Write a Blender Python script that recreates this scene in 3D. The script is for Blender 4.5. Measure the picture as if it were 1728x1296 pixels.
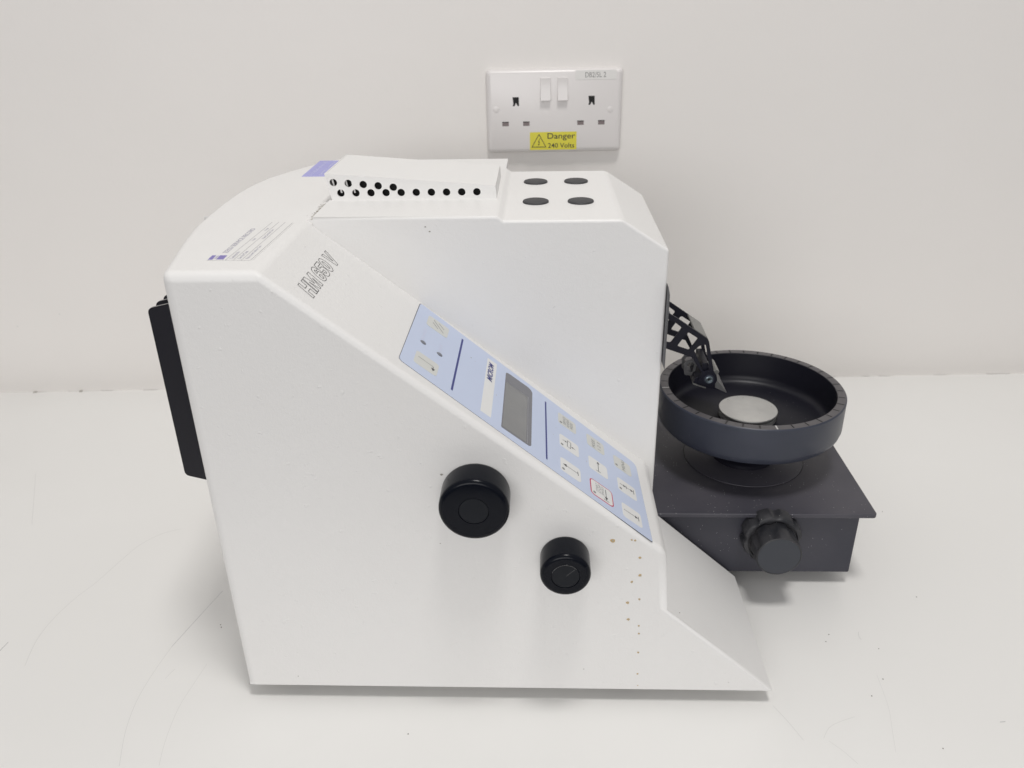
import bpy, bmesh, math, random
from math import pi, cos, sin, radians, hypot, atan2
from mathutils import Matrix, Vector
random.seed(7)
S = bpy.context.scene
for o in list(bpy.data.objects): bpy.data.objects.remove(o)
MM = 0.001

# ------------------------------------------------------------------ camera
cam_d = bpy.data.cameras.new('camera'); cam = bpy.data.objects.new('camera', cam_d)
S.collection.objects.link(cam); S.camera = cam
cam_d.sensor_width = 36.0; cam_d.lens = 36.0 * 1370.3 / 1728.0
cam_d.clip_start = 0.01; cam_d.clip_end = 60
r_ = Vector((0.99982195, -0.00880344, -0.01669011)); u_ = Vector((0.0188613, 0.44009421, 0.89775349)); f_ = r_.cross(u_) * -1
cam.matrix_world = Matrix(((r_.x, u_.x, -f_.x, 0), (r_.y, u_.y, -f_.y, 0), (r_.z, u_.z, -f_.z, 0.4572), (0, 0, 0, 1)))
cam_d.dof.use_dof = True; cam_d.dof.focus_distance = 0.56; cam_d.dof.aperture_fstop = 13.0

# ------------------------------------------------------------------ light
W = bpy.data.worlds.new('World'); S.world = W; W.use_nodes = True
bg = W.node_tree.nodes['Background']; bg.inputs[0].default_value = (0.98, 0.975, 1.0, 1); bg.inputs[1].default_value = 1.0
WN = W.node_tree; _g = WN.nodes.new('ShaderNodeTexCoord'); _s = WN.nodes.new('ShaderNodeSeparateXYZ'); _r = WN.nodes.new('ShaderNodeValToRGB')
WN.links.new(_g.outputs['Generated'], _s.inputs[0]); _m = WN.nodes.new('ShaderNodeMapRange'); _m.inputs['From Min'].default_value = -1; WN.links.new(_s.outputs['Z'], _m.inputs['Value']); WN.links.new(_m.outputs['Result'], _r.inputs['Fac']); WN.links.new(_r.outputs['Color'], bg.inputs[0])
# a plain room: dim floor, pale walls, bright ceiling
_e = _r.color_ramp.elements; _e[0].position = 0.40; _e[0].color = (0.05, 0.055, 0.07, 1); _e[1].position = 0.56; _e[1].color = (0.36, 0.36, 0.365, 1); _x = _e.new(1.0); _x.color = (0.44, 0.435, 0.43, 1)
def area(name, loc, target, sx, sy, power, color):
    d = bpy.data.lights.new(name, 'AREA'); d.shape = 'RECTANGLE'; d.size = sx; d.size_y = sy; d.energy = power; d.color = color
    o = bpy.data.objects.new(name, d); S.collection.objects.link(o); o.location = loc
    o.rotation_euler = (Vector(target) - Vector(loc)).to_track_quat('-Z', 'Y').to_euler()
area('ceiling_light', (0.16, 0.08, 2.1), (0.12, 0.45, 0), 0.36, 0.36, 18.4, (1.0, 0.98, 0.955))
area('front_fill_light', (-0.5, -2.1, 0.9), (0.0, 0.6, 0.2), 2.2, 0.9, 28.5, (1.0, 0.985, 0.98))  # added soft fill from the camera side, brightens the upright faces
vs = S.view_settings; vs.view_transform = 'Standard'; vs.look = 'None'; vs.exposure = 0.0; vs.gamma = 1.0; vs.use_curve_mapping = False

# ------------------------------------------------------------------ materials
def mat(name, col, rough=0.5, metal=0.0, spec=0.5, bump=None, coat=0.0, extra=None, blister=0.0):
    m = bpy.data.materials.new(name); m.use_nodes = True; nt = m.node_tree; b = nt.nodes['Principled BSDF']
    b.inputs['Base Color'].default_value = (*col, 1); b.inputs['Roughness'].default_value = rough
    b.inputs['Metallic'].default_value = metal; b.inputs['Specular IOR Level'].default_value = spec
    b.inputs['Coat Weight'].default_value = coat; b.inputs['Coat Roughness'].default_value = 0.2
    tc = nt.nodes.new('ShaderNodeTexCoord')
    def N(t, **k):
        n = nt.nodes.new(t)
        for a, v in k.items(): setattr(n, a, v)
        return n
    def noise(scale, detail=3, vec=None):
        n = N('ShaderNodeTexNoise'); n.inputs['Scale'].default_value = scale; n.inputs['Detail'].default_value = detail
        nt.links.new(vec or tc.outputs['Object'], n.inputs['Vector']); return n
    if bump:
        last = None
        for (sc, st, det) in bump:
            n = noise(sc, det); bp = N('ShaderNodeBump'); bp.inputs['Strength'].default_value = st; bp.inputs['Distance'].default_value = 0.001
            nt.links.new(n.outputs['Fac'], bp.inputs['Height'])
            if last: nt.links.new(last.outputs['Normal'], bp.inputs['Normal'])
            last = bp
        nt.links.new(last.outputs['Normal'], b.inputs['Normal'])
    if extra: extra(nt, b, tc, N, noise)
    if blister:      # sparse raised specks in the powder coat
        n = noise(230, 2); rp = N('ShaderNodeValToRGB'); rp.color_ramp.elements[0].position = 0.70; rp.color_ramp.elements[1].position = 0.78
        bp = N('ShaderNodeBump'); bp.inputs['Strength'].default_value = blister; bp.inputs['Distance'].default_value = 0.0006
        nt.links.new(n.outputs['Fac'], rp.inputs['Fac']); nt.links.new(rp.outputs['Color'], bp.inputs['Height'])
        nt.links.new(last.outputs['Normal'], bp.inputs['Normal']); nt.links.new(bp.outputs['Normal'], b.inputs['Normal'])
    return m

def mottle(scale, c1, c2, lo=0.35, hi=0.65, rough=None, stretch=None):
    def f(nt, b, tc, N, noise):
        vec = None
        if stretch:
            mp = N('ShaderNodeMapping'); mp.inputs['Scale'].default_value = stretch; nt.links.new(tc.outputs['Object'], mp.inputs['Vector']); vec = mp.outputs['Vector']
        n = noise(scale, 5, vec); r = N('ShaderNodeValToRGB'); r.color_ramp.elements[0].position = lo; r.color_ramp.elements[1].position = hi
        r.color_ramp.elements[0].color = (*c1, 1); r.color_ramp.elements[1].color = (*c2, 1)
        nt.links.new(n.outputs['Fac'], r.inputs['Fac']); nt.links.new(r.outputs['Color'], b.inputs['Base Color'])
        if rough:
            mr = N('ShaderNodeMapRange'); mr.inputs['To Min'].default_value = rough[0]; mr.inputs['To Max'].default_value = rough[1]
            n2 = noise(scale * 2.3, 4, vec); nt.links.new(n2.outputs['Fac'], mr.inputs['Value']); nt.links.new(mr.outputs['Result'], b.inputs['Roughness'])
    return f

def specks(c_base, c_base2, scale, dot_scale, dot_r, dot_col, mask_lo=0.5, rough=(0.4, 0.6)):
    """base with fine dust: small round specks gathered in patches"""
    def f(nt, b, tc, N, noise):
        n = noise(scale, 5); r = N('ShaderNodeValToRGB'); r.color_ramp.elements[0].position = 0.4; r.color_ramp.elements[1].position = 0.7
        r.color_ramp.elements[0].color = (*c_base, 1); r.color_ramp.elements[1].color = (*c_base2, 1); nt.links.new(n.outputs['Fac'], r.inputs['Fac'])
        v = N('ShaderNodeTexVoronoi'); v.inputs['Scale'].default_value = dot_scale; nt.links.new(tc.outputs['Object'], v.inputs['Vector'])
        lt = N('ShaderNodeMath', operation='LESS_THAN'); lt.inputs[1].default_value = dot_r; nt.links.new(v.outputs['Distance'], lt.inputs[0])
        n2 = noise(scale * 1.7 + 3, 3); gt = N('ShaderNodeMath', operation='GREATER_THAN'); gt.inputs[1].default_value = mask_lo; nt.links.new(n2.outputs['Fac'], gt.inputs[0])
        sep = N('ShaderNodeSeparateColor'); nt.links.new(v.outputs['Color'], sep.inputs[0])
        g2 = N('ShaderNodeMath', operation='GREATER_THAN'); g2.inputs[1].default_value = 0.55; nt.links.new(sep.outputs[0], g2.inputs[0])
        m1 = N('ShaderNodeMath', operation='MULTIPLY'); nt.links.new(lt.outputs[0], m1.inputs[0]); nt.links.new(gt.outputs[0], m1.inputs[1])
        m2 = N('ShaderNodeMath', operation='MULTIPLY'); nt.links.new(m1.outputs[0], m2.inputs[0]); nt.links.new(g2.outputs[0], m2.inputs[1])
        mx = N('ShaderNodeMix', data_type='RGBA'); nt.links.new(m2.outputs[0], mx.inputs[0]); nt.links.new(r.outputs['Color'], mx.inputs[6]); mx.inputs[7].default_value = (*dot_col, 1)
        nt.links.new(mx.outputs[2], b.inputs['Base Color'])
        mr = N('ShaderNodeMapRange'); mr.inputs['To Min'].default_value = rough[0]; mr.inputs['To Max'].default_value = rough[1]
        nt.links.new(n.outputs['Fac'], mr.inputs['Value']); nt.links.new(mr.outputs['Result'], b.inputs['Roughness'])
    return f

PAINT_BUMP = [(1100, 0.10, 2), (420, 0.11, 2), (10, 0.3, 2)]
M = {}
M['paint'] = mat('white_textured_paint', (0.72, 0.715, 0.70), 0.42, bump=PAINT_BUMP, blister=0.32, extra=mottle(6, (0.742, 0.733, 0.720), (0.756, 0.748, 0.736), rough=(0.42, 0.5)))
M['paint_top'] = mat('white_sheet_metal_paint', (0.745, 0.738, 0.725), 0.45, bump=[(700, 0.04, 2)])
M['wall'] = mat('wall_paint', (0.72, 0.70, 0.68), 0.6, bump=[(45, 0.25, 3), (260, 0.06, 3)], extra=mottle(2.2, (0.745, 0.72, 0.695), (0.775, 0.75, 0.725), 0.3, 0.7))
M['table'] = mat('white_laminate', (0.72, 0.72, 0.70), 0.3, bump=[(500, 0.015, 2)], extra=specks((0.765, 0.757, 0.738), (0.79, 0.784, 0.766), 3.0, 150, 0.012, (0.42, 0.40, 0.38), 0.55, (0.3, 0.42)))
M['scratch'] = mat('scratch_grey', (0.62, 0.615, 0.60), 0.5)
M['scratch_dark'] = mat('scratch_dark_grey', (0.42, 0.42, 0.42), 0.5)
M['crumb'] = mat('crumb_brown', (0.16, 0.14, 0.12), 0.8)
M['black'] = mat('black_anodised', (0.022, 0.024, 0.030), 0.36, bump=[(1500, 0.03, 2)], extra=specks((0.030, 0.035, 0.053), (0.037, 0.042, 0.062), 25, 260, 0.06, (0.25, 0.25, 0.25), 0.62, (0.32, 0.45)))
M['black_rim'] = mat('turned_rim_grey', (0.080, 0.075, 0.080), 0.42)
M['black_dusty'] = mat('black_coated_dusty', (0.03, 0.03, 0.034), 0.5, bump=[(1800, 0.08, 2)], extra=specks((0.032, 0.033, 0.046), (0.050, 0.049, 0.062), 14, 420, 0.10, (0.42, 0.41, 0.42), 0.52, (0.42, 0.6)))
M['plate_dusty'] = mat('black_coated_plate', (0.04, 0.04, 0.048), 0.45, bump=[(1800, 0.06, 2)], extra=specks((0.046, 0.045, 0.058), (0.075, 0.071, 0.085), 14, 420, 0.11, (0.5, 0.49, 0.5), 0.5, (0.38, 0.55)))
M['black_plastic'] = mat('black_plastic', (0.0085, 0.010, 0.014), 0.2, spec=0.15, bump=[(900, 0.02, 2)], extra=specks((0.003, 0.004, 0.0075), (0.0045, 0.0055, 0.009), 30, 300, 0.05, (0.3, 0.3, 0.3), 0.6, (0.16, 0.28)))
M['cap'] = mat('knob_cap_plastic', (0.006, 0.0075, 0.011), 0.3, spec=0.2)
M['knob_face'] = mat('star_knob_face', (0.040, 0.044, 0.054), 0.45, spec=0.4)
M['black_inner'] = mat('black_anodised_inner', (0.010, 0.010, 0.016), 0.38, spec=0.3, bump=[(1500, 0.03, 2)])
M['arm'] = mat('black_anodised_arm', (0.011, 0.011, 0.019), 0.42, spec=0.25)
M['knob_dusty'] = mat('dusty_star_knob_plastic', (0.02, 0.02, 0.022), 0.4, bump=[(700, 0.04, 3)], extra=specks((0.013, 0.014, 0.018), (0.042, 0.041, 0.045), 60, 420, 0.09, (0.5, 0.5, 0.48), 0.5, (0.4, 0.65)))
M['fin'] = mat('black_fin', (0.010, 0.0095, 0.014), 0.42, spec=0.3, bump=[(1200, 0.03, 2)])
M['fin_edge'] = mat('bare_fin_edge', (0.30, 0.30, 0.30), 0.35, metal=0.8)
M['rubber'] = mat('dark_rubber', (0.035, 0.035, 0.038), 0.55, bump=[(1500, 0.1, 2)])
M['void'] = mat('dark_inside', (0.004, 0.004, 0.004), 0.7)
M['steel'] = mat('brushed_steel', (0.62, 0.62, 0.60), 0.36, metal=0.85, bump=[(900, 0.03, 2)], extra=mottle(45, (0.55, 0.55, 0.54), (0.68, 0.68, 0.66), 0.3, 0.7, rough=(0.32, 0.48)))
M['steel_edge'] = mat('machined_steel', (0.6, 0.6, 0.6), 0.3, metal=0.9)
M['magnet'] = mat('pale_disc', (0.55, 0.55, 0.54), 0.4, metal=0.3)
M['alu'] = mat('grey_aluminium', (0.26, 0.26, 0.25), 0.45, metal=0.6)
M['dark_alu'] = mat('dark_grey_aluminium', (0.13, 0.13, 0.135), 0.45, metal=0.4)
M['screw'] = mat('zinc_screw', (0.26, 0.31, 0.34), 0.35, metal=0.9)
M['panel'] = mat('panel_blue', (0.52, 0.585, 0.745), 0.34, bump=[(1600, 0.02, 2)])
M['panel_edge'] = mat('panel_edge_dark', (0.10, 0.10, 0.12), 0.5)
M['key_white'] = mat('key_white', (0.72, 0.72, 0.71), 0.38)
M['key_grey'] = mat('key_grey', (0.60, 0.605, 0.575), 0.38)
M['ink'] = mat('ink_black', (0.03, 0.03, 0.035), 0.5)
M['ink_grey'] = mat('ink_grey', (0.22, 0.22, 0.22), 0.5)
M['ink_pale'] = mat('ink_pale', (0.58, 0.60, 0.74), 0.5)
M['led'] = mat('unlit_led', (0.16, 0.17, 0.20), 0.3)
M['navy'] = mat('navy_ink', (0.018, 0.025, 0.19), 0.4)
M['red'] = mat('red_ink', (0.50, 0.03, 0.085), 0.4)
M['lcd'] = mat('unlit_lcd', (0.20, 0.20, 0.20), 0.16, extra=mottle(35, (0.19, 0.19, 0.19), (0.215, 0.215, 0.21)))
M['lcd_frame'] = mat('lcd_mask', (0.155, 0.155, 0.17), 0.16)
M['lcd_line'] = mat('lcd_line', (0.30, 0.30, 0.31), 0.3)
M['label'] = mat('label_white', (0.745, 0.738, 0.725), 0.35)
M['label_ink'] = mat('label_ink', (0.24, 0.23, 0.33), 0.5)
M['label_line'] = mat('label_line', (0.30, 0.30, 0.31), 0.5)
M['purple'] = mat('label_purple', (0.17, 0.14, 0.42), 0.35)
M['blue_label'] = mat('blue_violet_label', (0.33, 0.33, 0.68), 0.35)
M['blue_label_ink'] = mat('blue_label_print', (0.55, 0.56, 0.80), 0.4)
M['rust'] = mat('rust_ochre', (0.52, 0.37, 0.17), 0.8)
M['ink_tan'] = mat('chip_tan', (0.42, 0.38, 0.30), 0.8)
M['chip'] = mat('chip_grey', (0.30, 0.28, 0.25), 0.8)
M['grime'] = mat('grime', (0.40, 0.38, 0.33), 0.9, bump=[(600, 0.6, 3)], extra=mottle(260, (0.16, 0.14, 0.11), (0.62, 0.60, 0.56), 0.35, 0.6))
M['socket'] = mat('socket_plastic', (0.68, 0.655, 0.645), 0.3)
M['socket_label'] = mat('socket_label', (0.72, 0.71, 0.69), 0.35)
M['shutter'] = mat('socket_shutter', (0.19, 0.155, 0.155), 0.4)
M['yellow'] = mat('warning_yellow', (0.66, 0.60, 0.055), 0.4)
M['caulk'] = mat('caulk_grey', (0.42, 0.40, 0.37), 0.7)
M['glass'] = M['lcd']

# ------------------------------------------------------------------ builder
class MB:
    def __init__(s): s.v = []; s.f = []; s.fm = []; s.sm = []; s.mats = []
    def mi(s, m):
        m = M[m]
        if m not in s.mats: s.mats.append(m)
        return s.mats.index(m)
    def add(s, verts, faces, m, T=None, smooth=True):
        k = len(s.v); i = s.mi(m)
        s.v += [tuple((T @ Vector(p)) if T else p) for p in verts]
        for f in faces: s.f.append([a + k for a in f]); s.fm.append(i); s.sm.append(smooth)
        return s
    def prism(s, poly, a0, a1, m, T=None):
        """polygon in u,v extruded along w (local), then placed by T"""
        n = len(poly); v = [(x, y, a0) for x, y in poly] + [(x, y, a1) for x, y in poly]
        f = [list(range(n))[::-1], list(range(n, 2 * n))] + [[i, (i + 1) % n, n + (i + 1) % n, n + i] for i in range(n)]
        return s.add(v, f, m, T)
    def box(s, x0, x1, y0, y1, z0, z1, m, T=None): return s.prism([(x0, y0), (x1, y0), (x1, y1), (x0, y1)], z0, z1, m, T)
    def lathe(s, prof, m, T=None, n=96, fn=None):
        v = []; f = []
        for j in range(n):
            a = 2 * pi * j / n
            for (r, z) in prof:
                rr = r if fn is None else fn(r, z, a)
                v.append((rr * cos(a), rr * sin(a), z))
        k = len(prof)
        for j in range(n):
            for i in range(k - 1):
                a, b, c, d = j * k + i, j * k + i + 1, ((j + 1) % n) * k + i + 1, ((j + 1) % n) * k + i
                f.append([a, d, c, b])
        return s.add(v, f, m, T)
    def curve(s, loops, w0, w1, m, T=None):
        """flat plate with holes: first loop outer, others holes, in u,v; thickness w0..w1"""
        c = bpy.data.curves.new('t', 'CURVE'); c.dimensions = '2D'; c.fill_mode = 'BOTH'; c.extrude = abs(w1 - w0) / 2
        for lp in loops:
            sp = c.splines.new('POLY'); sp.points.add(len(lp) - 1); sp.use_cyclic_u = True
            for p, q in zip(sp.points, lp): p.co = (q[0], q[1], 0, 1)
        return s.obdata(c, m, (T or Matrix()) @ Matrix.Translation((0, 0, (w0 + w1) / 2)))
    def obdata(s, c, m, T):
        o = bpy.data.objects.new('t', c); S.collection.objects.link(o)
        me = bpy.data.meshes.new_from_object(o, depsgraph=None)
        s.add([tuple(v.co) for v in me.vertices], [list(p.vertices) for p in me.polygons], m, T, smooth=False)
        bpy.data.objects.remove(o); bpy.data.curves.remove(c); bpy.data.meshes.remove(me)
        return s
    def text(s, body, box, m, T, shear=0.0, bold=0.0, w=0.12, stroke=None, align=None):
        """text fitted in box (u0,v0,u1,v1) in mm"""
        c = bpy.data.curves.new('t', 'FONT'); c.body = body; c.size = 1.0; c.shear = shear; c.resolution_u = 3; c.offset = bold
        o = bpy.data.objects.new('t', c); S.collection.objects.link(o)
        me = bpy.data.meshes.new_from_object(o)
        if stroke:
            c2 = o.copy()
        xs = [v.co.x for v in me.vertices]; ys = [v.co.y for v in me.vertices]
        u0, v0, u1, v1 = box; sx = (u1 - u0) / (max(xs) - min(xs)); sy = (v1 - v0) / (max(ys) - min(ys))
        if stroke:
            bpy.data.objects.remove(c2)
            cnt = {}
            for p in me.polygons:
                for k_ in p.edge_keys: cnt[k_] = cnt.get(k_, 0) + 1
            for e in me.edges:
                if cnt.get(tuple(sorted(e.vertices)), 0) != 1: continue
                a, b = (me.vertices[i].co for i in e.vertices)
                pa = Vector(((a.x - min(xs)) * sx + u0, (a.y - min(ys)) * sy + v0)); pb = Vector(((b.x - min(xs)) * sx + u0, (b.y - min(ys)) * sy + v0))
                d = pb - pa
                if d.length < 1e-4: continue
                d.normalize(); q = Vector((-d.y, d.x)) * stroke / 2; d *= stroke * 0.3
                s.add([(pa.x - d.x + q.x, pa.y - d.y + q.y, w), (pa.x - d.x - q.x, pa.y - d.y - q.y, w), (pb.x + d.x - q.x, pb.y + d.y - q.y, w), (pb.x + d.x + q.x, pb.y + d.y + q.y, w)], [[0, 1, 2, 3]], m, T, False)
        else:
            s.add([((v.co.x - min(xs)) * sx + u0, (v.co.y - min(ys)) * sy + v0, w) for v in me.vertices], [list(p.vertices) for p in me.polygons], m, T, False)
        bpy.data.objects.remove(o); bpy.data.curves.remove(c); bpy.data.meshes.remove(me)
        return s
    def line(s, pts, wd, m, T, w=0.12):
        for a, b in zip(pts, pts[1:]):
            a = Vector(a); b = Vector(b); d = (b - a)
            if d.length < 1e-6: continue
            d.normalize(); q = Vector((-d.y, d.x)) * wd / 2; e = d * wd * 0.35
            s.add([(*(a - e + q), w), (*(a - e - q), w), (*(b + e - q), w), (*(b + e + q), w)], [[0, 1, 2, 3]], m, T, False)
        return s
    def tri(s, a, b, c, m, T, w=0.12): return s.add([(*a, w), (*b, w), (*c, w)], [[0, 1, 2]], m, T, False)
    def build(s, name, parent=None, origin=(0, 0, 0), bevel=None, segs=3, weights=None, sharp=35, label=None):
        me = bpy.data.meshes.new(name); o3 = Vector(origin)
        me.from_pydata([tuple((Vector(p) - o3) * MM) for p in s.v], [], s.f)
        for m in s.mats: me.materials.append(m)
        for p, i, sm in zip(me.polygons, s.fm, s.sm): p.material_index = i; p.use_smooth = sm
        bm = bmesh.new(); bm.from_mesh(me); bmesh.ops.recalc_face_normals(bm, faces=bm.faces) if not getattr(s, 'norecalc', False) else None; bm.to_mesh(me); bm.free()
        o = bpy.data.objects.new(name, me); S.collection.objects.link(o)
        if parent is not None: o.parent = parent
        if weights:
            att = me.attributes.new('bevel_weight_edge', 'FLOAT', 'EDGE')
            ang = {}
            for p in me.polygons:
                for k_ in p.edge_keys: ang.setdefault(k_, []).append(p.normal.copy())
            shp = []
            for e in me.edges:
                a, b = (me.vertices[i].co / MM + o3 for i in e.vertices); wv = weights(a, b) / bevel; att.data[e.index].value = wv
                nn = ang.get(tuple(sorted(e.vertices)), [])
                if wv == 0 and (len(nn) != 2 or nn[0].angle(nn[1], 0) > 0.5): shp.append(e.index)
            for i_ in shp: me.edges[i_].use_edge_sharp = True
            md = o.modifiers.new('bevel', 'BEVEL'); md.width = bevel * MM; md.limit_method = 'WEIGHT'; md.segments = segs; md.harden_normals = True; md.use_clamp_overlap = False
        elif bevel:
            md = o.modifiers.new('bevel', 'BEVEL'); md.width = bevel * MM; md.limit_method = 'ANGLE'; md.angle_limit = radians(35); md.segments = segs; md.harden_normals = True
        else:
            me.set_sharp_from_angle(angle=radians(sharp))
        if label: o['label'] = label
        return o

def rrect(u0, v0, u1, v1, r, n=5, rs=None):
    rs = rs or (r, r, r, r); P = []
    for (cx, cy, a0, rr) in ((u1 - rs[0], v1 - rs[0], 0, rs[0]), (u0 + rs[1], v1 - rs[1], pi / 2, rs[1]), (u0 + rs[2], v0 + rs[2], pi, rs[2]), (u1 - rs[3], v0 + rs[3], 3 * pi / 2, rs[3])):
        for i in range(n + 1): a = a0 + pi / 2 * i / n; P.append((cx + rr * cos(a), cy + rr * sin(a)))
    return P
def roundpoly(P, R, n=5):
    out = []; N = len(P)
    for i in range(N):
        a, b, c = Vector(P[i - 1]), Vector(P[i]), Vector(P[(i + 1) % N]); r = R[i] if isinstance(R, (list, tuple)) else R
        d1 = (a - b); d2 = (c - b); l = min(d1.length, d2.length) * 0.45; d1.normalize(); d2.normalize()
        ang = d1.angle(d2); t = min(r / math.tan(ang / 2), l) if r > 0 and ang < 3.1 else 0
        if t < 1e-4: out.append(tuple(b)); continue
        p, q = b + d1 * t, b + d2 * t
        for k in range(n + 1):
            s = k / n; out.append(tuple(p * (1 - s) ** 2 + b * 2 * s * (1 - s) + q * s * s))
    return out
def circ(cx, cy, r, n=32): return [(cx + r * cos(2 * pi * i / n), cy + r * sin(2 * pi * i / n)) for i in range(n)]
def TM(o, u, v, w): return Matrix(((u[0], v[0], w[0], o[0]), (u[1], v[1], w[1], o[1]), (u[2], v[2], w[2], o[2]), (0, 0, 0, 1)))
XZ = lambda y=0: TM((0, y, 0), (1, 0, 0), (0, 0, 1), (0, 1, 0))      # u=x v=z w=+y
FR = lambda x, y, z: TM((x, y, z), (1, 0, 0), (0, 0, 1), (0, -1, 0))  # facing the camera side, w=-y
def blob(s, cx, cy, r, m, T, w=0.1, el=1.0):
    n = 9; p = [(cx + r * el * (0.65 + 0.5 * random.random()) * cos(2 * pi * i / n), cy + r * (0.65 + 0.5 * random.random()) * sin(2 * pi * i / n)) for i in range(n)]
    s.add([(x, y, w) for x, y in p], [list(range(n))], m, T, False)
def tag(o, label=None, cat=None, group=None, kind=None):
    for k, v in (('label', label), ('category', cat), ('group', group), ('kind', kind)):
        if v: o[k] = v
    return o

# ------------------------------------------------------------------ setting: wall and worktop
b = MB(); nz = []
prof = [(936.2, -60), (936.2, 0), (932.4, 10), (929.2, 22), (926.9, 35), (925.3, 50), (924.4, 68), (924, 92), (924, 400), (924, 1300)]  # foot curves back under, shaped to darken the wall just above the worktop
xs = [-1800, -900, 0, 900, 1800]
b.add([(x, y, z) for x in xs for y, z in prof] , [[i * len(prof) + j, (i + 1) * len(prof) + j, (i + 1) * len(prof) + j + 1, i * len(prof) + j + 1] for i in range(4) for j in range(len(prof) - 1)], 'wall'); b.norecalc = True
w = b.build('wall', sharp=60); tag(w, kind='structure')
b = MB(); b.box(-1500, 1500, 60, 936.0, -30, 0, 'table')
t = b.build('worktop', bevel=1.5, segs=2); tag(t, kind='structure')
# scuffs, crumbs and the sealant line on the worktop
b = MB(); Tt = Matrix()
def sm(pts, k=4):
    out = []
    for i in range(len(pts) - 1):
        p0 = Vector(pts[max(i - 1, 0)]); p1 = Vector(pts[i]); p2 = Vector(pts[i + 1]); p3 = Vector(pts[min(i + 2, len(pts) - 1)])
        for j in range(k):
            t = j / k; out.append(tuple(0.5 * ((2 * p1) + (p2 - p0) * t + (2 * p0 - 5 * p1 + 4 * p2 - p3) * t * t + (3 * p1 - p0 - 3 * p2 + p3) * t ** 3)))
    return out + [tuple(pts[-1])]
for pts, wd, m in (
    ([(-373.4, 462.6), (-378.4, 489.4), (-377.1, 514.5), (-370.6, 539.3), (-362.7, 557.4), (-352.9, 589.7), (-345.5, 610.3), (-331.2, 626.8), (-315.7, 633.8)], 0.32, 'scratch'),
    ([(-263.2, 372), (-270.8, 400.1), (-273.8, 426.6), (-272.3, 452.1), (-268.2, 479.7)], 0.25, 'scratch'),
    ([(-268.2, 479.7), (-262.4, 498.7), (-256.4, 518.7), (-248.6, 543.9)], 0.3, 'scratch_dark'),
    ([(-236.8, 371.4), (-240.1, 391.5), (-241.2, 418.7), (-237.9, 442), (-234.7, 460.7)], 0.2, 'scratch'),
    ([(-463.9, 646.1), (-479.3, 678.6), (-508.1, 738.5)], 0.3, 'scratch'),
    ([(-261, 447.2), (-257.3, 456.5)], 0.25, 'scratch'),
    ([(179.5, 411.2), (184.8, 399.2), (188.6, 389.1), (191, 382)], 0.25, 'scratch'),
    ([(207.8, 381), (214.8, 372), (220.2, 362.7)], 0.2, 'scratch'),
    ([(205.1, 383.1), (211.6, 391.4), (220.3, 396.2), (232.5, 400.3)], 0.2, 'scratch'),
    ([(263.3, 437.6), (261.7, 424.7), (258.8, 406.3), (253.7, 389), (248.4, 371.3)], 0.16, 'scratch'),
    ([(266.9, 481.4), (265.5, 476.8), (265.8, 473.1)], 0.35, 'scratch'),
    ([(-399, 452), (-402, 470), (-400, 488)], 0.5, 'scratch_dark')):
    b.line(sm(pts), wd, m, Tt, 0.06)
for (x, y) in ((238.1, 471.8), (275.3, 463.3), (266, 433.4), (251.7, 418.2), (280.4, 373.2), (243.1, 479.2), (-75, 393), (-120, 362), (-262, 365), (-300, 360), (330, 520), (352, 640), (-236, 500), (-237.5, 503)):
    blob(b, x, y, 0.55, 'crumb', Tt, 0.15)
b.line([(329.5, 393.6), (333, 393.8)], 0.5, 'scratch_dark', Tt, 0.06)
o = b.build('scuff_marks', parent=t)
b = MB()
x = -700
while x < 700:
    L = random.uniform(12, 60); h = random.uniform(0.25, 0.6); d = random.uniform(0.3, 1.2)
    b.box(x, x + L, 935.6 - d, 937, -0.2, h, 'wall' if random.random() < 2 else 'wall'); x += L + random.uniform(0, 30)
for px in (-612, -553, 402):
    b.box(px, px + random.uniform(3, 7), 932.5, 936.5, 0, random.uniform(0.8, 1.5), 'caulk')
b.build('sealant_line', parent=t, bevel=0.4, segs=2)
b = MB()
for (x, z, r) in ((-600, 95, 0.9), (-545, 110, 1.0), (-430, 100, 0.8)):
    blob(b, x, z, r, 'scratch', FR(0, 924, 0), 0.15)
b.build('paint_nicks', parent=w)

# ------------------------------------------------------------------ wall socket
sx0, sz0, sy0 = 52.0, 334.0, 924.0
sock = bpy.data.objects.new('wall_socket', None); S.collection.objects.link(sock); sock.location = (sx0 * MM - 0.0003, sy0 * MM, sz0 * MM + 0.0008)
tag(sock, 'white double wall socket with two rocker switches and a yellow danger sticker', 'socket')
F = FR(0, sy0, 0); ORG = (sx0, sy0, sz0)
b = MB()
def plate_profile():
    a = rrect(sx0 - 73, sz0 - 43, sx0 + 73, sz0 + 43, 4); n = len(a)
    rings = [(0, 0), (0, 3.0), (0.6, 6.0), (1.8, 8.0), (4.5, 9.0)]; v = []
    for ins, d in rings:
        q = rrect(sx0 - 73 + ins, sz0 - 43 + ins, sx0 + 73 - ins, sz0 + 43 - ins, max(4 - ins * 0.5, 1.5)); v += [(x, y, d) for x, y in q]
    f = [[k * n + i, k * n + (i + 1) % n, (k + 1) * n + (i + 1) % n, (k + 1) * n + i] for k in range(len(rings) - 1) for i in range(n)] + [[(len(rings) - 1) * n + i for i in range(n)]]
    return v, f
v, f = plate_profile(); b.add(v, f, 'socket', F)
b.build('face_plate', sock, ORG, sharp=50)
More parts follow.
